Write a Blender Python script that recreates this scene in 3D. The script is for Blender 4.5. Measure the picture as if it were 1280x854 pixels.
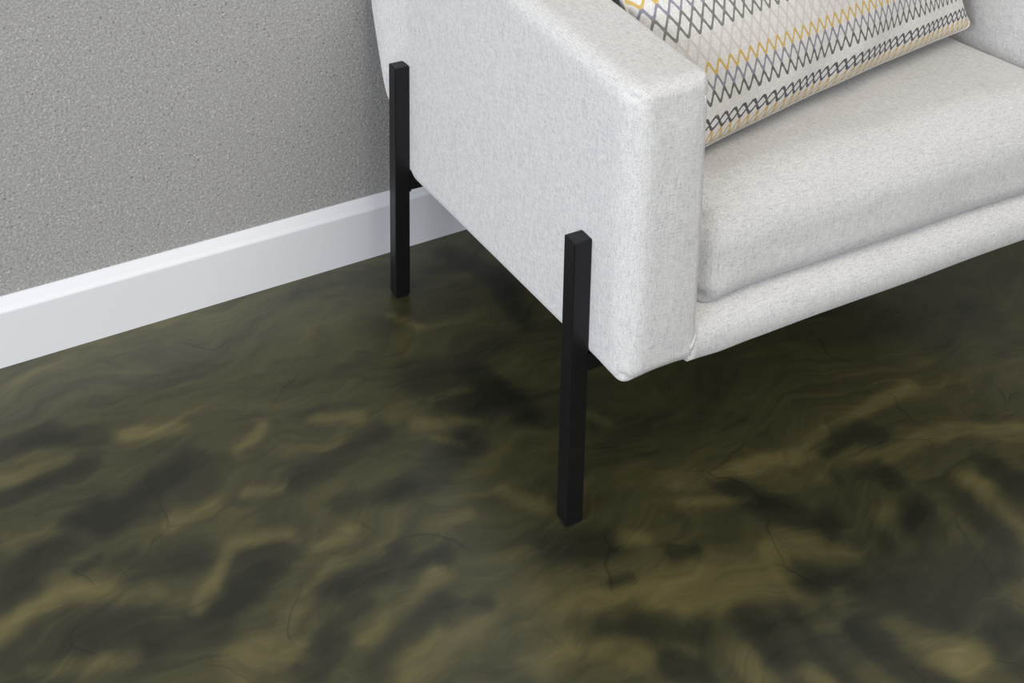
import bpy, bmesh, math, random
import numpy as np
from mathutils import Vector, Matrix, noise

for o in list(bpy.data.objects):
    bpy.data.objects.remove(o, do_unlink=True)
scene = bpy.context.scene
COL = scene.collection

# ------------------------------------------------------------------ frame of the chair against the wall
PHI = math.atan(0.0315)                 # the chair stands 1.8 degrees off square to the wall
TURN = Matrix.Rotation(-PHI, 4, 'Z')    # chair frame -> room frame (wall runs along X)

# ------------------------------------------------------------------ camera
F_PX, YAW, PITCH, ROLL, SHIFT_PX = 1627.53, 0.4975, 0.2424, 0.0164, -660.78
CAM = Vector((-0.6368, -1.0217, 1.1080))
fw = Vector((math.sin(YAW) * math.cos(PITCH), math.cos(YAW) * math.cos(PITCH), -math.sin(PITCH)))
r0 = Vector((math.cos(YAW), -math.sin(YAW), 0)); u0 = r0.cross(fw)
rt = math.cos(ROLL) * r0 + math.sin(ROLL) * u0
up = -math.sin(ROLL) * r0 + math.cos(ROLL) * u0
cam_data = bpy.data.cameras.new('camera')
cam_data.sensor_fit = 'HORIZONTAL'; cam_data.sensor_width = 36.0
cam_data.lens = F_PX / 1280.0 * 36.0
cam_data.shift_y = SHIFT_PX / 1280.0
cam_data.clip_start = 0.05
cam = bpy.data.objects.new('camera', cam_data); COL.objects.link(cam)
M = Matrix.Identity(4)
for i in range(3):
    M[i][0], M[i][1], M[i][2], M[i][3] = rt[i], up[i], -fw[i], CAM[i]
cam.matrix_world = TURN @ M
scene.camera = cam

def floor_px(x, y):
    """pixel of the photograph -> point on the floor (chair frame)"""
    d = fw + rt * ((x - 640) / F_PX) - up * ((y - 427 - SHIFT_PX) / F_PX)
    t = -CAM.z / d.z
    return (CAM.x + t * d.x, CAM.y + t * d.y)

# ------------------------------------------------------------------ light
world = bpy.data.worlds.new('room_light'); scene.world = world
world.use_nodes = True
bg = world.node_tree.nodes['Background']
bg.inputs[0].default_value = (0.93, 0.955, 1.0, 1); bg.inputs[1].default_value = 0.35

def area(name, loc, target, sx, sy, power, col):
    l = bpy.data.lights.new(name, 'AREA'); l.shape = 'RECTANGLE'; l.size = sx; l.size_y = sy
    l.energy = power; l.color = col
    o = bpy.data.objects.new(name, l); COL.objects.link(o); o.location = loc
    o.rotation_euler = (Vector(target) - Vector(loc)).to_track_quat('-Z', 'Y').to_euler()
    return o
area('window_daylight', (-3.0, -0.95, 1.40), (0.2, 0.1, 0.3), 2.4, 1.9, 89, (0.915, 0.95, 1.0))
area('added_front_fill', (0.3, -4.0, 1.7), (0.2, 0.1, 0.3), 2.6, 1.8, 40, (0.96, 0.97, 1.0))  # fill light added behind the camera to lift the front-facing surfaces
area('ceiling_lamp', (0.2, -1.3, 2.7), (0.25, -0.4, 0.3), 1.6, 1.2, 26, (1.0, 0.90, 0.72))

vs = scene.view_settings
vs.view_transform = 'Standard'; vs.look = 'None'; vs.gamma = 1.0; vs.exposure = 0.0
vs.use_curve_mapping = False

# ------------------------------------------------------------------ helpers
def srgb(r, g, b):
    f = lambda c: (c / 255) / 12.92 if c / 255 <= 0.04045 else ((c / 255 + 0.055) / 1.055) ** 2.4
    return (f(r), f(g), f(b), 1)

class Nodes:
    def __init__(self, name):
        self.m = bpy.data.materials.new(name); self.m.use_nodes = True
        self.t = self.m.node_tree; self.b = self.t.nodes['Principled BSDF']
    def n(self, kind, **kw):
        nd = self.t.nodes.new(kind)
        for k, v in kw.items(): setattr(nd, k, v)
        return nd
    def put(self, sock, v):
        if isinstance(v, bpy.types.NodeSocket): self.t.links.new(v, sock)
        else: sock.default_value = v
    def math(self, op, a, b=0.0, c=0.0, clamp=False):
        nd = self.n('ShaderNodeMath', operation=op, use_clamp=clamp)
        self.put(nd.inputs[0], a); self.put(nd.inputs[1], b); self.put(nd.inputs[2], c)
        return nd.outputs[0]
    def noise(self, vec, scale, detail=2.0, rough=0.5, dist=0.0):
        nd = self.n('ShaderNodeTexNoise')
        self.put(nd.inputs['Vector'], vec); nd.inputs['Scale'].default_value = scale
        nd.inputs['Detail'].default_value = detail; nd.inputs['Roughness'].default_value = rough
        nd.inputs['Distortion'].default_value = dist
        return nd.outputs['Fac']
    def mapping(self, vec, scale=(1, 1, 1), rot=(0, 0, 0), loc=(0, 0, 0)):
        nd = self.n('ShaderNodeMapping'); self.put(nd.inputs[0], vec)
        nd.inputs[1].default_value = loc; nd.inputs[2].default_value = rot; nd.inputs[3].default_value = scale
        return nd.outputs[0]
    def ramp(self, fac, stops, interp='LINEAR'):
        nd = self.n('ShaderNodeValToRGB'); cr = nd.color_ramp; cr.interpolation = interp
        while len(cr.elements) < len(stops): cr.elements.new(0.5)
        for e, (p, c) in zip(cr.elements, stops): e.position = p; e.color = c
        self.put(nd.inputs[0], fac)
        return nd.outputs[0]
    def mix(self, fac, a, b, blend='MIX'):
        nd = self.n('ShaderNodeMix', data_type='RGBA', blend_type=blend)
        self.put(nd.inputs[0], fac); self.put(nd.inputs[6], a); self.put(nd.inputs[7], b)
        return nd.outputs[2]
    def smooth(self, v, lo, hi, a=0.0, b=1.0):
        nd = self.n('ShaderNodeMapRange', interpolation_type='SMOOTHSTEP')
        self.put(nd.inputs[0], v); nd.inputs[1].default_value = lo; nd.inputs[2].default_value = hi
        nd.inputs[3].default_value = a; nd.inputs[4].default_value = b
        return nd.outputs[0]
    def bump(self, h, strength, dist):
        nd = self.n('ShaderNodeBump'); self.put(nd.inputs['Height'], h)
        nd.inputs['Strength'].default_value = strength; nd.inputs['Distance'].default_value = dist
        return nd.outputs[0]
    def coord(self, which='Object'):
        return self.n('ShaderNodeTexCoord').outputs[which]
    def set(self, **kw):
        for k, v in kw.items(): self.put(self.b.inputs[k.replace('_', ' ')], v)
        return self.m

def link(name, mesh, mat, parent=None, smooth=True):
    o = bpy.data.objects.new(name, mesh); COL.objects.link(o)
    if mat: mesh.materials.append(mat)
    if smooth:
        for p in mesh.polygons: p.use_smooth = True
    if parent: o.parent = parent
    return o

def from_grid(V, F, name):
    me = bpy.data.meshes.new(name); me.from_pydata([tuple(v) for v in V], [], F); me.update()
    return me

# a box whose twelve edges carry their own rounding, then freely deformed
def lines(lo, hi, ra, rb, nmid, nedge=7):
    a = [lo + ra * i / nedge for i in range(nedge)]
    m = [lo + ra + (hi - lo - ra - rb) * i / nmid for i in range(nmid + 1)]
    b = [hi - rb + rb * (i + 1) / nedge for i in range(nedge)]
    return a + m + b

def round_corner(p, i, j, ci, cj, si, sj, R):
    """round the edge where axis i = ci and axis j = cj; si, sj point into the box"""
    if R <= 0: return
    a = R - si * (p[i] - ci); b = R - sj * (p[j] - cj)
    if a > 0 and b > 0:
        k = max(a, b) / math.hypot(a, b)
        p[i] = ci + si * (R - a * k); p[j] = cj + sj * (R - b * k)

def soft_box(name, lo, hi, R, nmid=(10, 14, 10), deform=None, nedge=7):
    """R: {(axis_i, side_i, axis_j, side_j): radius}, sides 0 / 1; default under 'd'"""
    d = R.get('d', 0.006)
    grids = []
    for ax in range(3):
        rs = [0.0, 0.0]
        for s in (0, 1):
            vals = [d]
            for k, v in R.items():
                if k != 'd' and ((k[0] == ax and k[1] == s) or (k[2] == ax and k[3] == s)): vals.append(v)
            rs[s] = max(vals)
        grids.append(lines(lo[ax], hi[ax], rs[0], rs[1], nmid[ax], nedge))
    idx, V, F = {}, [], []
    def vert(i, j, k):
        key = (i, j, k)
        if key not in idx:
            idx[key] = len(V); V.append([grids[0][i], grids[1][j], grids[2][k]])
        return idx[key]
    N = [len(g) - 1 for g in grids]
    for ax in range(3):
        b, c = (ax + 1) % 3, (ax + 2) % 3
        for s in (0, N[ax]):
            for i in range(N[b]):
                for j in range(N[c]):
                    q = []
                    for (di, dj) in ((0, 0), (1, 0), (1, 1), (0, 1)):
                        t = [0, 0, 0]; t[ax] = s; t[b] = i + di; t[c] = j + dj; q.append(vert(*t))
                    F.append(q if s else q[::-1])
    for p in V:
        for (i, j) in ((0, 1), (0, 2), (1, 2)):
            for si in (0, 1):
                for sj in (0, 1):
                    rad = R.get((i, si, j, sj), d)
                    round_corner(p, i, j, (lo, hi)[si][i], (lo, hi)[sj][j], 1 - 2 * si, 1 - 2 * sj, rad)
    if deform: V = [deform(*p) for p in V]
    return from_grid(V, F, name)

def tube(name, pts, r, sides=8, closed=False):
    V, F = [], []
    pts = [Vector(p) for p in pts]; n = len(pts)
    for i, p in enumerate(pts):
        if closed: t = (pts[(i + 1) % n] - pts[i - 1]).normalized()
        else: t = (pts[min(i + 1, n - 1)] - pts[max(i - 1, 0)]).normalized()
        a = t.cross(Vector((0, 0, 1)))
        if a.length < 1e-3: a = t.cross(Vector((0, 1, 0)))
        a.normalize(); b = t.cross(a)
        for k in range(sides):
            w = 2 * math.pi * k / sides
            V.append(p + a * (r * math.cos(w)) + b * (r * math.sin(w)))
    for i in range(n if closed else n - 1):
        for k in range(sides):
            i2 = (i + 1) % n
            F.append([i * sides + k, i * sides + (k + 1) % sides, i2 * sides + (k + 1) % sides, i2 * sides + k])
    if not closed:
        F.append(list(range(sides))[::-1]); F.append([(n - 1) * sides + k for k in range(sides)])
    return from_grid(V, F, name)

def box_mesh(name, lo, hi, bevel=0.0, seg=2):
    bm = bmesh.new(); bmesh.ops.create_cube(bm, size=1)
    for v in bm.verts:
        for i in range(3): v.co[i] = lo[i] + (v.co[i] + 0.5) * (hi[i] - lo[i])
    if bevel: bmesh.ops.bevel(bm, geom=bm.edges[:], offset=bevel, segments=seg, profile=0.5, affect='EDGES')
    me = bpy.data.meshes.new(name); bm.to_mesh(me); bm.free()
    return me

def sstep(a, b, x):
    t = min(1.0, max(0.0, (x - a) / (b - a)))
    return t * t * (3 - 2 * t)

# ------------------------------------------------------------------ materials
def mat_wall():
    N = Nodes('stippled_grey_wall_paint'); c = N.coord()
    fine = N.noise(c, 330, 3, 0.62)
    mid = N.noise(c, 150, 2, 0.5)
    big = N.noise(c, 2.2, 2)
    base = N.ramp(fine, [(0.25, srgb(134, 133, 132)), (0.5, srgb(165, 164, 163)), (0.75, srgb(197, 196, 195))])
    vo = N.n('ShaderNodeTexVoronoi'); N.put(vo.inputs['Vector'], c); vo.inputs['Scale'].default_value = 190
    rnd = N.n('ShaderNodeSeparateColor'); N.put(rnd.inputs[0], vo.outputs['Color'])
    core = N.smooth(vo.outputs['Distance'], 0.12, 0.38, 1, 0)
    dark = N.math('MULTIPLY', core, N.smooth(rnd.outputs[0], 0.88, 0.94))
    lite = N.math('MULTIPLY', core, N.smooth(rnd.outputs[1], 0.88, 0.94))
    col = N.mix(N.math('MULTIPLY', dark, 0.55), base, srgb(84, 82, 82))
    col = N.mix(N.math('MULTIPLY', lite, 0.60), col, srgb(228, 226, 224))
    col = N.mix(N.math('MULTIPLY', N.smooth(big, 0.35, 0.7), 0.12), col, srgb(160, 156, 158))
    h = N.math('ADD', N.math('MULTIPLY', fine, 0.6), N.math('MULTIPLY', mid, 0.7))
    h = N.math('SUBTRACT', h, N.math('MULTIPLY', dark, 0.35)); h = N.math('ADD', h, N.math('MULTIPLY', lite, 0.3))
    return N.set(Base_Color=col, Roughness=0.62, Normal=N.bump(h, 0.55, 0.0022))

def mat_white():
    N = Nodes('white_satin_paint'); c = N.coord()
    st = N.noise(N.mapping(c, (3, 60, 160)), 1.0, 3)
    dirt = N.noise(c, 26, 4, 0.7)
    col = N.mix(N.math('MULTIPLY', N.smooth(dirt, 0.60, 0.80), 0.10), srgb(235, 237, 242), srgb(200, 201, 204))
    return N.set(Base_Color=col, Roughness=0.38, Normal=N.bump(st, 0.06, 0.001))

def mat_floor():
    N = Nodes('marbled_metallic_epoxy'); c = N.coord()
    swirl = N.n('ShaderNodeAttribute', attribute_name='swirl').outputs['Fac']
    # warped, stretched cloud
    wn = N.n('ShaderNodeTexNoise'); N.put(wn.inputs['Vector'], c); wn.inputs['Scale'].default_value = 4.5; wn.inputs['Detail'].default_value = 3
    wv = N.n('ShaderNodeVectorMath', operation='MULTIPLY_ADD')
    N.put(wv.inputs[0], wn.outputs['Color']); wv.inputs[1].default_value = (0.22, 0.22, 0); N.put(wv.inputs[2], c)
    st = N.mapping(wv.outputs[0], (4.0, 11.0, 1), (0, 0, math.radians(-52)))
    cloud = N.noise(st, 1.0, 5, 0.55, 0.6)
    fine = N.noise(N.mapping(wv.outputs[0], (14, 46, 1), (0, 0, math.radians(-48))), 1.0, 4, 0.6, 0.5)
    scr = N.noise(N.mapping(wv.outputs[0], (9, 190, 1), (0, 0, math.radians(-12))), 1.0, 2, 0.5)
    f = N.math('MULTIPLY_ADD', N.math('SUBTRACT', cloud, 0.5), 0.72, 0.44)
    f = N.math('MULTIPLY_ADD', N.math('SUBTRACT', fine, 0.5), 0.42, f)
    f = N.math('MULTIPLY_ADD', N.math('SUBTRACT', scr, 0.5), 0.14, f)
    f = N.math('ADD', f, swirl)
    col = N.ramp(f, [(0.05, srgb(42, 43, 32)), (0.30, srgb(60, 60, 43)), (0.52, srgb(85, 82, 54)),
                     (0.75, srgb(112, 105, 68)), (1.0, srgb(142, 132, 88))])
    # hairline trowel scratches and pits
    cr = N.n('ShaderNodeTexVoronoi', feature='DISTANCE_TO_EDGE'); N.put(cr.inputs['Vector'], wv.outputs[0]); cr.inputs['Scale'].default_value = 5.5
    br = N.noise(c, 7, 2)
    crack = N.math('MULTIPLY', N.smooth(cr.outputs['Distance'], 0.0, 0.012, 1, 0), N.smooth(br, 0.52, 0.62))
    col = N.mix(N.math('MULTIPLY', crack, 0.35), col, srgb(22, 24, 20))
    rough = N.math('MULTIPLY_ADD', fine, 0.10, 0.30)
    h = N.math('MULTIPLY_ADD', crack, -0.5, N.math('MULTIPLY', fine, 0.6))
    return N.set(Base_Color=col, Roughness=rough, Metallic=0.35, Coat_Weight=0.35, Coat_Roughness=0.22, Normal=N.bump(h, 0.10, 0.002))

def weave(N, c, s=1.0):
    """three thread directions in object space"""
    a = N.noise(N.mapping(c, (110 * s, 760 * s, 760 * s)), 1.0, 2, 0.55)
    b = N.noise(N.mapping(c, (760 * s, 110 * s, 760 * s)), 1.0, 2, 0.55)
    d = N.noise(N.mapping(c, (760 * s, 760 * s, 110 * s)), 1.0, 2, 0.55)
    return N.math('MULTIPLY', N.math('ADD', N.math('ADD', a, b), d), 1 / 3)

def mat_fabric():
    N = Nodes('heathered_light_grey_upholstery'); c = N.coord()
    w = weave(N, c)
    sl = N.noise(N.mapping(c, (260, 260, 40)), 1.0, 3, 0.6)
    blot = N.noise(c, 60, 3, 0.6)
    col = N.ramp(w, [(0.34, srgb(172, 174, 178)), (0.46, srgb(210, 210, 212)), (0.56, srgb(222, 222, 221)), (0.66, srgb(236, 235, 233))])
    col = N.mix(N.math('MULTIPLY', N.smooth(sl, 0.54, 0.74), 0.35), col, srgb(176, 178, 182))
    col = N.mix(N.math('MULTIPLY', N.smooth(blot, 0.5, 0.75), 0.20), col, srgb(190, 190, 192))
    return N.set(Base_Color=col, Roughness=0.95, Specular_IOR_Level=0.15, Sheen_Weight=0.15, Sheen_Roughness=0.6,
                 Normal=N.bump(w, 0.45, 0.0016))

def mat_pillow():
    N = Nodes('zigzag_printed_cotton')
    uv = N.n('ShaderNodeUVMap', uv_map='UVMap').outputs[0]
    sep = N.n('ShaderNodeSeparateXYZ'); N.put(sep.inputs[0], uv)
    u, v = sep.outputs[0], sep.outputs[1]
    wob = N.noise(N.mapping(uv, (22, 22, 1)), 1.0, 2)
    u = N.math('MULTIPLY_ADD', N.math('SUBTRACT', wob, 0.5), 0.004, u)
    P, D, ROWS = 0.0142, 0.0165, 40.0
    GAP = 0.012
    past = N.math('GREATER_THAN', v, 3 * D + GAP)
    ingap = N.math('SUBTRACT', N.math('GREATER_THAN', v, 3 * D), past)
    q = N.math('DIVIDE', N.math('MULTIPLY_ADD', past, -GAP, v), D); k = N.math('FLOOR', q); fr = N.math('SUBTRACT', q, k)
    # the lowest rows slant where the cotton is pulled towards the seam
    u = N.math('MULTIPLY_ADD', N.math('MAXIMUM', N.math('SUBTRACT', 3 * D, v), 0.0), 0.45, u)
    seq_both = (2, 12, 23)
    kk = N.math('DIVIDE', N.math('ADD', k, 0.5), ROWS)
    bth = N.ramp(kk, [(i / ROWS, (1, 1, 1, 1) if i in seq_both else (0, 0, 0, 1)) for i in range(28)], 'CONSTANT')
    uu = N.math('DIVIDE', u, N.math('MULTIPLY_ADD', bth, P, P))          # rows of linked ovals repeat half as often
    tri = N.math('MULTIPLY', N.math('PINGPONG', uu, 0.5), 2.0)
    cs = N.math('MULTIPLY_ADD', N.math('COSINE', N.math('MULTIPLY', uu, 2 * math.pi)), -0.5, 0.5)
    t = N.math('ADD', N.math('MULTIPLY', tri, 0.45), N.math('MULTIPLY', cs, 0.55))
    t = N.math('MULTIPLY_ADD', t, 0.86, 0.07)
    ti = N.math('SUBTRACT', 1.0, t)
    odd = N.math('MODULO', k, 2.0)
    z = N.math('ADD', N.math('MULTIPLY', t, N.math('SUBTRACT', 1.0, odd)), N.math('MULTIPLY', ti, odd))
    zi = N.math('SUBTRACT', 1.0, z)
    LO, HI = 0.15, 0.25
    thin = N.math('MULTIPLY_ADD', bth, 0.55, 1.0)
    m1 = N.smooth(N.math('MULTIPLY', thin, N.math('ABSOLUTE', N.math('SUBTRACT', fr, z))), LO, HI, 1, 0)
    m2 = N.smooth(N.math('MULTIPLY', thin, N.math('ABSOLUTE', N.math('SUBTRACT', fr, zi))), LO, HI, 1, 0)
    pur, yel, lil, oli, gry, fnt = (srgb(92, 86, 94), srgb(205, 174, 102), srgb(142, 140, 154), srgb(104, 103, 98),
                                    srgb(140, 142, 142), srgb(206, 201, 196)); grn = srgb(122, 124, 118)
    seq = [gry, yel, pur, oli, lil, yel, fnt, fnt, grn, grn, lil, yel, pur, fnt, fnt, oli, lil, yel, fnt, fnt, oli,
           lil, yel, pur, fnt, fnt, oli, lil, yel]
    ink = N.ramp(kk, [(i / ROWS, cc) for i, cc in enumerate(seq)], 'CONSTANT')
    m = N.math('MAXIMUM', m1, N.math('MULTIPLY', m2, bth))
    m = N.math('MULTIPLY', m, N.math('SUBTRACT', 1.0, ingap))
    cl = N.mapping(uv, (1, 1, 1))
    wa = N.noise(N.mapping(cl, (90, 700, 1)), 1.0, 2); wb = N.noise(N.mapping(cl, (700, 90, 1)), 1.0, 2)
    w = N.math('MULTIPLY', N.math('ADD', wa, wb), 0.5)
    ground = N.ramp(w, [(0.35, srgb(204, 202, 201)), (0.6, srgb(229, 227, 224))])
    wear = N.smooth(w, 0.30, 0.52, 0.72, 1.0)
    col = N.mix(N.math('MULTIPLY', m, wear), ground, ink)
    return N.set(Base_Color=col, Roughness=0.92, Specular_IOR_Level=0.15, Normal=N.bump(w, 0.35, 0.0012))

def mat_pillow_seam():
    N = Nodes('pillow_edge_cotton'); c = N.coord()
    w = N.noise(c, 500, 2)
    col = N.ramp(w, [(0.35, srgb(196, 188, 176)), (0.65, srgb(228, 222, 212))])
    return N.set(Base_Color=col, Roughness=0.92, Normal=N.bump(w, 0.3, 0.001))

def mat_black():
    N = Nodes('black_powder_coat'); c = N.coord()
    g = N.noise(c, 900, 2)
    col = N.ramp(g, [(0.3, srgb(11, 11, 14)), (0.7, srgb(17, 17, 21))])
    return N.set(Base_Color=col, Roughness=0.42, Specular_IOR_Level=0.36, Normal=N.bump(g, 0.08, 0.0006))

def mat_glide():
    N = Nodes('black_plastic_glide'); c = N.coord()
    return N.set(Base_Color=srgb(16, 16, 17), Roughness=N.math('MULTIPLY_ADD', N.noise(c, 200), 0.1, 0.5))

def mat_under():
    N = Nodes('black_dust_cover'); c = N.coord()
    col = N.ramp(N.noise(c, 400), [(0.3, srgb(14, 14, 15)), (0.7, srgb(26, 26, 27))])
    return N.set(Base_Color=col, Roughness=0.95)

WALL, WHITE, FLOOR, FABRIC, PRINT, EDGE, BLACK, GLIDE, UNDER = (mat_wall(), mat_white(), mat_floor(), mat_fabric(),
    mat_pillow(), mat_pillow_seam(), mat_black(), mat_glide(), mat_under())

# ------------------------------------------------------------------ the room
WALL_Y = 0.5940 * math.cos(PHI); BASE_Y = 0.5808 * math.cos(PHI)

def structure(o, label, cat):
    o['kind'] = 'structure'; o['label'] = label; o['category'] = cat
    return o

wall = link('wall_back', box_mesh('wall_back', (-3.0, WALL_Y, 0.0), (3.6, WALL_Y + 0.12, 2.7)), WALL, smooth=False)
structure(wall, 'grey stippled painted wall behind the armchair', 'wall')

def baseboard():
    prof = [(WALL_Y, 0.0), (BASE_Y, 0.0), (BASE_Y, 0.0775), (BASE_Y + 0.0006, 0.0793), (BASE_Y + 0.0040, 0.0835),
            (BASE_Y + 0.0075, 0.0895), (BASE_Y + 0.0100, 0.0935), (WALL_Y - 0.0012, 0.0948), (WALL_Y, 0.0948)]
    V = [(x, y, z) for x in (-3.0, 3.6) for (y, z) in prof]; n = len(prof)
    F = [[i, i + 1, n + i + 1, n + i] for i in range(n - 1)] + [[n - 1, 0, n, 2 * n - 1], list(range(n))[::-1], list(range(n, 2 * n))]
    o = link('baseboard_back', from_grid(V, F, 'baseboard_back'), WHITE, smooth=False)
    return structure(o, 'white baseboard with bevelled top along the grey wall', 'baseboard')
baseboard()

# floor: colour flow of the poured epoxy stored as strokes of pigment (light and dark) on a fine grid
ZL, ZR = 600 / 1280.0, 600 / 1280.0
def L(pts): return [floor_px(x * ZL, 454 + y * ZL) for x, y in pts]
def Rr(pts): return [floor_px(680 + x * ZR, 454 + y * ZR) for x, y in pts]
def T(pts): return [floor_px(x, y) for x, y in pts]
STROKES = []
def dark(conv, pts, w, a=0.29): STROKES.append((conv(pts), w * 0.47, -a))
def lite(conv, pts, w, a=0.25): STROKES.append((conv(pts), w * 0.47, a))
for pts, w in [([(10, 360), (130, 310), (230, 280)], 50), ([(190, 420), (270, 380)], 60), ([(270, 430), (420, 330), (500, 250)], 60),
               ([(360, 530), (480, 520)], 110), ([(20, 570), (130, 510)], 80), ([(60, 800), (200, 700), (310, 680)], 130),
               ([(0, 640), (60, 610)], 50), ([(210, 550), (250, 530)], 30), ([(400, 740), (540, 690), (620, 620)], 80),
               ([(640, 560), (760, 500)], 60), ([(700, 600), (750, 540)], 40), ([(880, 600), (960, 540), (1060, 500)], 60),
               ([(880, 690), (980, 650)], 40), ([(820, 840), (880, 760)], 60), ([(1010, 830), (1060, 740), (1170, 650)], 60),
               ([(940, 620), (1100, 560), (1190, 520)], 50), ([(800, 300), (900, 250), (1010, 180)], 60),
               ([(0, 230), (120, 190), (260, 200)], 60), ([(1150, 60), (1270, 100)], 110), ([(1100, 330), (1250, 220)], 90),
               ([(1200, 690), (1280, 660)], 40), ([(600, 640), (700, 560)], 50), ([(920, 360), (1060, 330)], 60)]:
    dark(L, pts, w)
for pts, w in [([(0, 740), (90, 660), (200, 610), (380, 600)], 60), ([(0, 320), (180, 260)], 40), ([(40, 480), (150, 430)], 60),
               ([(100, 830), (230, 800), (340, 770)], 40), ([(520, 650), (600, 540), (620, 500), (760, 450)], 40),
               ([(600, 780), (760, 700), (850, 600), (900, 540), (1010, 500)], 50), ([(860, 700), (980, 630), (1080, 570), (1180, 560)], 35),
               ([(960, 750), (1080, 680), (1190, 580)], 40), ([(640, 360), (740, 330)], 30), ([(340, 190), (470, 180)], 50),
               ([(620, 240), (700, 180)], 30), ([(850, 480), (930, 430)], 40), ([(1060, 830), (1200, 720), (1280, 700)], 90),
               ([(450, 420), (560, 380)], 50), ([(830, 140), (950, 150)], 30), ([(1120, 160), (1270, 160)], 40), ([(660, 820), (800, 780)], 70),
               ([(1150, 440), (1240, 420)], 40)]:
    lite(L, pts, w)
for pts, w in [([(10, 490), (130, 480)], 80), ([(110, 700), (180, 690), (260, 660)], 70), ([(280, 700), (440, 710)], 60),
               ([(340, 510), (400, 510)], 40), ([(170, 570), (220, 560)], 30), ([(560, 690), (640, 780)], 60), ([(350, 800), (420, 840)], 50),
               ([(690, 690), (780, 760), (860, 840)], 90), ([(830, 700), (950, 790), (1040, 850)], 60), ([(680, 580), (800, 570), (840, 640)], 70),
               ([(740, 220), (800, 180), (900, 190)], 60), ([(780, 290), (900, 280), (940, 320)], 50),
               ([(960, 600), (1100, 640), (1180, 560)], 170), ([(1000, 380), (920, 470)], 60), ([(1130, 360), (1230, 450)], 70),
               ([(1200, 290), (1280, 340)], 80), ([(1240, 700), (1260, 800)], 80), ([(500, 310), (600, 400), (740, 430)], 70),
               ([(1185, 740), (1195, 760)], 50), ([(1010, 420), (1000, 500)], 70)]:
    dark(Rr, pts, w)
for pts, w in [([(0, 640), (200, 620), (540, 610)], 130), ([(0, 790), (100, 740), (250, 790)], 70), ([(130, 140), (170, 160)], 30),
               ([(480, 290), (660, 250), (760, 170), (880, 100), (960, 60)], 40), ([(800, 290), (1000, 220), (1120, 180), (1280, 190)], 50),
               ([(610, 520), (680, 640), (800, 760), (900, 850)], 50), ([(700, 520), (780, 520)], 80), ([(820, 640), (960, 720), (1060, 760)], 70),
               ([(920, 420), (960, 480)], 60), ([(1130, 320), (1280, 440)], 60), ([(1120, 800), (1190, 680), (1280, 600)], 70),
               ([(380, 370), (560, 370)], 30), ([(200, 460), (260, 470)], 40), ([(540, 790), (600, 850)], 50), ([(700, 820), (760, 850)], 40)]:
    lite(Rr, pts, w)
for pts, w in [([(490, 395), (530, 412)], 22), ([(540, 500), (580, 490)], 24), ([(545, 545), (575, 560)], 20), ([(620, 620), (690, 640)], 40)]:
    lite(T, pts, w)
for pts, w in [([(560, 320), (620, 340), (660, 400)], 70), ([(590, 470), (660, 520)], 60), ([(30, 560), (90, 545)], 30)]:
    dark(T, pts, w)

# the same flow of pigment goes on over the rest of the floor
rng = random.Random(11)
def in_photo(x, y):
    d = Vector((x, y, 0)) - CAM; z = d.dot(fw)
    if z <= 0: return False
    px, py = 640 + F_PX * d.dot(rt) / z, 427 + SHIFT_PX - F_PX * d.dot(up) / z
    return -40 < px < 1320 and 200 < py < 894
for _ in range(330):
    x, y = rng.uniform(-1.7, 2.3), rng.uniform(-1.9, 0.56)
    ang = math.radians(rng.gauss(38, 26)); ln = rng.uniform(0.03, 0.16); bend = rng.gauss(0, 0.5)
    p1 = (x + ln * math.cos(ang), y + ln * math.sin(ang)); p2 = (p1[0] + ln * math.cos(ang + bend), p1[1] + ln * math.sin(ang + bend))
    w = rng.uniform(22, 62); amp = rng.choice((-0.29, 0.25))
    if not any(in_photo(*q) for q in ((x, y), p1, p2)): STROKES.append(([(x, y), p1, p2], w, amp))

def seg_dist(PX, PY, poly):
    best = None
    for (x0, y0), (x1, y1) in zip(poly[:-1], poly[1:]):
        dx, dy = x1 - x0, y1 - y0
        t = np.clip(((PX - x0) * dx + (PY - y0) * dy) / (dx * dx + dy * dy + 1e-12), 0, 1)
        d = np.hypot(PX - x0 - t * dx, PY - y0 - t * dy)
        best = d if best is None else np.minimum(best, d)
    return best

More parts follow.
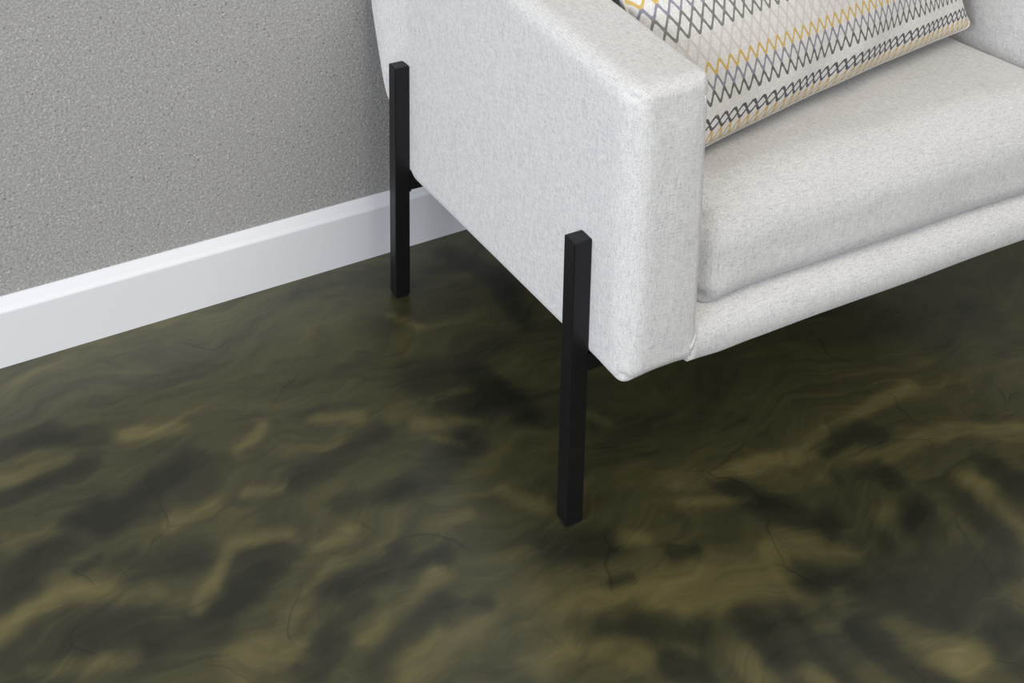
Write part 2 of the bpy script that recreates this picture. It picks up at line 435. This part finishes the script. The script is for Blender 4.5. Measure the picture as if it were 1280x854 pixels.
def build_floor():
    fx = np.concatenate([np.linspace(-3.0, -1.8, 12)[:-1], np.arange(-1.8, 2.4, 0.0065), np.linspace(2.41, 3.6, 12)])
    fy = np.concatenate([np.linspace(-3.2, -2.0, 12)[:-1], np.arange(-2.0, WALL_Y - 0.004, 0.0065), [WALL_Y]])
    X, Y = np.meshgrid(fx, fy); nx, ny = len(fx), len(fy)
    c, s = math.cos(PHI), math.sin(PHI)
    CX, CY = c * X - s * Y, s * X + c * Y                       # room frame -> chair frame
    fine = (X > -1.81) & (X < 2.41) & (Y > -2.01)
    sw = np.zeros_like(X)
    ii = np.argwhere(fine)
    wx, wy = np.zeros_like(X), np.zeros_like(X)
    for i, j in ii:
        p = Vector((X[i, j] * 9, Y[i, j] * 9, 0.3)); q = Vector((X[i, j] * 34, Y[i, j] * 34, 4.1))
        a = noise.noise_vector(p); b = noise.noise_vector(q)
        wx[i, j] = a.x * 0.014 + b.x * 0.008; wy[i, j] = a.y * 0.014 + b.y * 0.008
    PX, PY = CX + wx, CY + wy
    for poly, w, amp in STROKES:
        rad = w / 1000.0 * 0.62                                  # about 1000 px per metre on this floor
        d = seg_dist(PX, PY, poly)
        sw += amp * np.exp(-(d / rad) ** 3.2) * fine
    sw = np.tanh(sw * 1.6) / 1.6
    V = np.stack([X.ravel(), Y.ravel(), np.zeros(nx * ny)], 1)
    F = [[j * nx + i, j * nx + i + 1, (j + 1) * nx + i + 1, (j + 1) * nx + i] for j in range(ny - 1) for i in range(nx - 1)]
    me = from_grid(V, F, 'floor')
    at = me.attributes.new('swirl', 'FLOAT', 'POINT')
    at.data.foreach_set('value', sw.ravel().astype(np.float32))
    o = link('floor', me, FLOOR)
    return structure(o, 'glossy dark olive marbled epoxy floor', 'floor')
build_floor()

# ------------------------------------------------------------------ the armchair (built in its own frame: x along the front, y to the back)
chair = bpy.data.objects.new('armchair', None); COL.objects.link(chair)
chair.rotation_euler = (0, 0, -PHI)
chair['label'] = 'light grey fabric armchair on square black metal legs beside the wall'
chair['category'] = 'armchair'
X_OUT, X_IN, Y_FRONT, Z_BOT, Z_TOP = 0.022, 0.1190, -0.0630, 0.2130, 0.5440
X_MID = 0.4270
R_IN = 0.012                              # rounding of the arm's inner front edge
def mirror_mesh(me, name):
    m2 = me.copy(); m2.name = name
    for v in m2.vertices: v.co.x = 2 * X_MID - v.co.x
    m2.flip_normals(); return m2

def rear(z):                              # leaning rear outline of the arms and the back
    y = 0.474 + 0.43 * (z - 0.188)
    return y if y < 0.560 else 0.560 + 0.024 * (1 - math.exp(-(y - 0.560) / 0.024))

def arm_point(x, y, z):
    """straight box (x X_OUT..X_IN, y 0..1, z 0..1) -> upholstered arm"""
    fy, fz = y, z
    zz_b = Z_BOT + 0.0015 - 0.060 * (fy * 0.55); zz_t = Z_TOP + 0.085 * (fy * 0.55)
    zw = zz_b + (zz_t - zz_b) * fz
    yw = Y_FRONT + (rear(zw) - Y_FRONT) * fy
    return yw, zw

def build_arm():
    D, H = 0.55, 0.335
    lo, hi = (X_OUT, 0.0, 0.0), (X_IN, D, H)
    R = {'d': 0.006, (0, 0, 1, 0): 0.026, (0, 0, 2, 1): 0.022, (1, 0, 2, 1): 0.013, (0, 1, 2, 1): 0.007, (0, 1, 1, 0): R_IN,
         (0, 0, 2, 0): 0.013, (1, 0, 2, 0): 0.018, (0, 0, 1, 1): 0.009, (1, 1, 2, 0): 0.020}
    def deform(x, y, z):
        yw, zw = arm_point(x, y / D, z / H)
        t = (x - X_OUT) / (X_IN - X_OUT)
        edge = min(1, min(y, D - y) / 0.05) * min(1, min(z, H - z) / 0.05)
        # soft upholstery: faces belly out slightly, the rear flares to the wall
        x -= (1 - t) * (0.0175 * sstep(0.486, 0.520, yw) * sstep(0.20, 0.29, zw))
        x += t * 0.0
        yw -= (1 - sstep(0.0, 0.03, y)) * 0.003 * min(1, min(z, H - z) / 0.06) * min(1, min(x - X_OUT, X_IN - x) / 0.03 if X_OUT < x < X_IN else 0)
        n = noise.noise(Vector((x * 14, yw * 14, zw * 14)))
        n2 = noise.noise(Vector((x * 45 + 7, yw * 45, zw * 45)))
        front = 1 - sstep(0.0, 0.05, y)
        zw += front * (1 - sstep(0.0, 0.03, z)) * (-0.004 * (1 - t) + 0.0022 * n2)
        yw += front * (0.0012 * n + 0.0007 * n2)
        zw += sstep(H - 0.02, H, z) * 0.0015 * n
        return (x, yw, zw)
    return soft_box('arm', lo, hi, R, (8, 22, 16), deform)

arm_me = build_arm()
arms = [link('arm', arm_me, FABRIC, chair)]
arms.append(link('arm', mirror_mesh(arm_me, 'arm_mirror'), None, chair))

# piping: seam down the inner front edge of each arm and over the top inner edge
def arm_seam_pts():
    pts = []
    for i in range(26):                                   # down the front panel, just outside the rounded edge
        f = 0.03 + 0.905 * i / 25
        yw, zw = arm_point(X_IN, 0.0, f); pts.append((X_IN - R_IN * (0.98 - 0.30 * f), yw + 0.0003 + 0.0009 * f, zw))
    return pts
seam_me = tube('seam', arm_seam_pts(), 0.0008)
link('seam', seam_me, FABRIC, arms[0])
link('seam', mirror_mesh(seam_me, 'seam_mirror'), None, arms[1])

X_INR = 2 * X_MID - X_IN
def rail_profile():
    pts = [(Y_FRONT + 0.010, 0.2140), (Y_FRONT + 0.003, 0.2155), (Y_FRONT, 0.2190), (Y_FRONT + 0.0000, 0.2320)]
    cx, cz, r = Y_FRONT + 0.034, 0.2330, 0.034
    for i in range(1, 13):
        a = math.pi - (math.pi / 2) * i / 12
        pts.append((cx + r * math.cos(a), cz + 0.030 * math.sin(a)))
    pts += [(0.10, 0.2570), (0.10, 0.2100)]
    return pts
def build_rail():
    prof = rail_profile(); n = len(prof); NX = 60
    V, F = [], []
    for i in range(NX + 1):
        x = X_IN - R_IN + (X_INR - X_IN + 2 * R_IN) * i / NX
        for j, (y, z) in enumerate(prof):
            k = 1 if 0 < j < n - 2 else 0
            w = noise.noise(Vector((x * 9, y * 20, z * 20))) * 0.0012 * k
            sag = -0.002 * math.exp(-((x - X_IN - 0.03) / 0.025) ** 2) if j < 4 else 0
            V.append((x, y + w, z + w * 0.5 + sag))
    for i in range(NX):
        for j in range(n):
            F.append([i * n + j, (i + 1) * n + j, (i + 1) * n + (j + 1) % n, i * n + (j + 1) % n])
    F += [list(range(n)), [NX * n + j for j in range(n)][::-1]]
    return from_grid(V, F, 'front_rail')
rail = link('front_rail', build_rail(), FABRIC, chair)
def rail_seam(sign):
    pts = []
    for y, z in rail_profile()[3:16]:
        d = min(R_IN, y - Y_FRONT)
        x = X_IN - R_IN + math.sqrt(max(0, R_IN ** 2 - (R_IN - d) ** 2)) + 0.0006
        pts.append((x if sign > 0 else 2 * X_MID - x, y - 0.0006, z + 0.0006))
    return pts
for sg in (1, -1):
    link('seam', tube('seam', rail_seam(sg), 0.0014), FABRIC, rail)

# loose seat cushion
SEAT_TOP = 0.392
def build_cushion():
    x0, x1, y0, y1, z0, z1 = X_IN + 0.003, X_INR - 0.003, -0.050, 0.345, 0.259, SEAT_TOP
    R = {'d': 0.030, (1, 0, 2, 1): 0.060, (1, 0, 2, 0): 0.034, (0, 0, 1, 0): 0.042, (0, 1, 1, 0): 0.042,
         (0, 0, 2, 1): 0.034, (0, 1, 2, 1): 0.034, (0, 0, 2, 0): 0.030, (0, 1, 2, 0): 0.030}
    def deform(x, y, z):
        a = (x - x0) / (x1 - x0); b = (y - y0) / (y1 - y0); c = (z - z0) / (z1 - z0)
        crown = (4 * a * (1 - a)) ** 0.6 if 0 < a < 1 else 0
        crown_y = max(0.0, 1 - (2 * b - 1) ** 2) ** 0.6
        zz = z + c * (0.010 * crown * crown_y - 0.006) - 0.055 * max(0, y) * (0.4 + 0.6 * c)
        yy = y - 0.007 * (crown - 0.5) * (1 - sstep(0, 0.12, b)) * math.sin(math.pi * min(1, max(0, c)))
        n = noise.noise(Vector((x * 8, y * 8, z * 8 + 3))); n2 = noise.noise(Vector((x * 26, y * 26 + 5, z * 26)))
        zz += (0.0022 * n + 0.0006 * n2) * c
        yy += (0.0022 * n + 0.0012 * n2) * (1 - sstep(0, 0.08, b))
        corner = math.exp(-(min(x - x0, x1 - x) / 0.045) ** 2) * (1 - sstep(0, 0.10, b))
        zz -= 0.007 * corner * (1 - c)
        yy -= 0.006 * corner * (1 - sstep(0.0, 0.6, c))
        return (x, yy, zz)
    return soft_box('seat_cushion', (x0, y0, z0), (x1, y1, z1), R, (26, 22, 8), deform, 8)
cushion = link('seat_cushion', build_cushion(), FABRIC, chair)

# backrest between the arms
def build_back():
    x0, x1 = X_IN + 0.001, X_INR - 0.001
    lo, hi = (x0, 0.0, 0.200), (x1, 0.115, 0.800)
    R = {'d': 0.020, (1, 0, 2, 1): 0.045, (1, 1, 2, 1): 0.040}
    def deform(x, y, z):
        base = rear(z) - 0.004
        front = 0.335 + 0.135 * max(0, z - 0.40)
        b = y / 0.115
        a = (x - x0) / (x1 - x0)
        bulge = 0.014 * (4 * a * (1 - a)) * math.sin(math.pi * min(1, max(0, (z - 0.2) / 0.6))) if 0 < a < 1 else 0
        return (x, front * (1 - b) + base * b - bulge * (1 - b) + 0.0015 * noise.noise(Vector((x * 9, y * 9, z * 9))), z)
    return soft_box('backrest', lo, hi, R, (18, 6, 18), deform)
link('backrest', build_back(), FABRIC, chair)

# underside
V = [(X_OUT + 0.012, -0.045, 0.2128), (2 * X_MID - X_OUT - 0.012, -0.045, 0.2128), (2 * X_MID - X_OUT - 0.012, 0.462, 0.1855), (X_OUT + 0.012, 0.462, 0.1855)]
V += [(x, y, z + 0.012) for x, y, z in V]
under = link('dust_cover', from_grid(V, [[3, 2, 1, 0], [4, 5, 6, 7], [0, 1, 5, 4], [1, 2, 6, 5], [2, 3, 7, 6], [3, 0, 4, 7]], 'dust_cover'), UNDER, chair, smooth=False)
under['label'] = 'black cloth under the seat'

# legs: rectangular black steel tube standing outside the arms
LEG_W, LEG_D, LEG_H, LEG_Y = 0.0219, 0.0211, 0.3518, 0.4692
leg_me = box_mesh('leg', (0, 0, 0.003), (LEG_W, LEG_D, LEG_H), 0.0014, 2); leg_me.materials.append(BLACK)
glide_me = box_mesh('foot_glide', (0.0015, 0.0015, 0.0), (LEG_W - 0.0015, LEG_D - 0.0015, 0.0034), 0.0006, 1); glide_me.materials.append(GLIDE)
def bead(name):
    bm = bmesh.new(); bmesh.ops.create_icosphere(bm, subdivisions=2, radius=1.0)
    for v in bm.verts:
        v.co = Vector((v.co.x * 0.004, v.co.y * 0.011, v.co.z * 0.0035)) * (1 + 0.12 * noise.noise(v.co * 4))
    me = bpy.data.meshes.new(name); bm.to_mesh(me); bm.free()
    for p in me.polygons: p.use_smooth = True
    return me
weld_me = bead('weld'); weld_me.materials.append(BLACK)
for y in (0.0, LEG_Y):
    zb = 0.2120 if y == 0 else 0.1850
    for x in (0.0, 2 * X_MID - LEG_W):
        lg = bpy.data.objects.new('leg', leg_me); COL.objects.link(lg); lg.parent = chair; lg.location = (x, y, 0)
        g = bpy.data.objects.new('foot_glide', glide_me); COL.objects.link(g); g.parent = lg
    bar = link('crossbar', box_mesh('crossbar', (LEG_W - 0.0005, y + 0.001, zb - 0.0200), (2 * X_MID - LEG_W + 0.0005, y + LEG_D - 0.001, zb), 0.001, 2), BLACK, chair, smooth=False)
    bar['label'] = 'black steel bar joining the legs under the seat'
    for x in (LEG_W + 0.001, 2 * X_MID - LEG_W - 0.001):
        w = bpy.data.objects.new('weld', weld_me); COL.objects.link(w); w.parent = bar; w.location = (x, y + LEG_D / 2, zb - 0.0205)

# ------------------------------------------------------------------ the throw pillow
BL, BR, LEAN = Vector((0.140, 0.022, 0.402)), Vector((0.717, 0.142, 0.404)), math.radians(31)
PW, PH, PT = (BR - BL).length, 0.500, 0.085           # width, height, half thickness
wdir = (BR - BL).normalized()
hor = Vector((-wdir.y, wdir.x, 0)).normalized()
vdir = (hor * math.sin(LEAN) + Vector((0, 0, 1)) * math.cos(LEAN)).normalized()
ndir = wdir.cross(vdir).normalized()        # towards the viewer
if ndir.y > 0: ndir = -ndir
pillow = bpy.data.objects.new('throw_pillow', None); COL.objects.link(pillow)
pillow['label'] = 'cream throw pillow with yellow, grey and purple zigzag print on the seat'
pillow['category'] = 'pillow'
base_c = (BL + BR) / 2
PM = TURN @ Matrix.Translation(base_c)
pillow.matrix_world = PM

def pil(a, b, side):
    """a, b in -1..1 over the panel; returns local point"""
    q = [a * PW / 2, b * PH / 2]; RC = 0.015
    for sa in (-1, 1):
        for sb in (-1, 1):
            round_corner(q, 0, 1, sa * PW / 2, sb * PH / 2, -sa, -sb, RC)
    a, b = q[0] / (PW / 2), q[1] / (PH / 2)
    px = a * (1 - 0.018 * (1 - b * b)); py = b * (1 - 0.020 * (1 - a * a))
    th = PT * (max(0.0, 1 - a * a) ** 0.55) * (max(0.0, 1 - b * b) ** 0.42)
    w = noise.noise(Vector((a * 2.2, b * 2.2, 1.7 * side))) * 0.007 * (1 - a * a) * (1 - b * b) * 1.5
    # gathered puckers along the lower seam
    w += 0.0045 * math.sin(a * 13 + 1.2) * math.exp(-((b + 0.90) / 0.10) ** 2) * (1 - a * a)
    p = wdir * (px * PW / 2) + vdir * ((py + 1) * PH / 2) + ndir * (side * (th + w))
    # the weight of the pillow settles on the seat
    return p
def seat_z(p):
    y = base_c.y + p.y
    return SEAT_TOP + 0.006 - 0.055 * max(0, y) - base_c.z
def front_v(sv): return sv * 1.04 + 0.014 + 0.007 * (1 - math.exp(-sv / 0.015))
def build_pillow():
    n = 72; V, F, UV = [], [], []
    ids = {}
    def t(i): 
        s = -1 + 2 * i / n
        return math.sin(s * math.pi / 2) * 0.55 + s * 0.45
    for side in (1, -1):
        for i in range(n + 1):
            for j in range(n + 1):
                rim = i in (0, n) or j in (0, n)
                key = (i, j, 1 if rim else side)
                if key in ids: continue
                p = pil(t(i), t(j), side)
                lim = seat_z(p) + 0.001
                if p.z < lim: p.z = lim
                ids[key] = len(V); V.append(p); UV.append(((t(i) + 1) * PW / 2, front_v((t(j) + 1) * PH / 2) if side > 0 else (t(j) + 1) * PH / 2))
    for side in (1, -1):
        for i in range(n):
            for j in range(n):
                q = []
                for di, dj in ((0, 0), (1, 0), (1, 1), (0, 1)):
                    a, b = i + di, j + dj
                    q.append(ids[(a, b, 1 if (a in (0, n) or b in (0, n)) else side)])
                F.append(q if side > 0 else q[::-1])
    me = from_grid(V, F, 'cover')
    uvl = me.uv_layers.new(name='UVMap')
    for lp in me.loops: uvl.data[lp.index].uv = UV[lp.vertex_index]
    rim = [(t(i), -1) for i in range(n)] + [(1, t(i)) for i in range(n)] + [(-t(i), 1) for i in range(n)] + [(-1, -t(i)) for i in range(n)]
    pts = []
    for a, b in rim:
        p = pil(a, b, 1)
        lim = seat_z(p) + 0.002
        if p.z < lim: p.z = lim
        pts.append(p)
    return me, tube('seam', pts, 0.0016, 6, True)
cover_me, pseam_me = build_pillow()
cover = link('cover', cover_me, PRINT, pillow)
link('seam', pseam_me, EDGE, pillow)
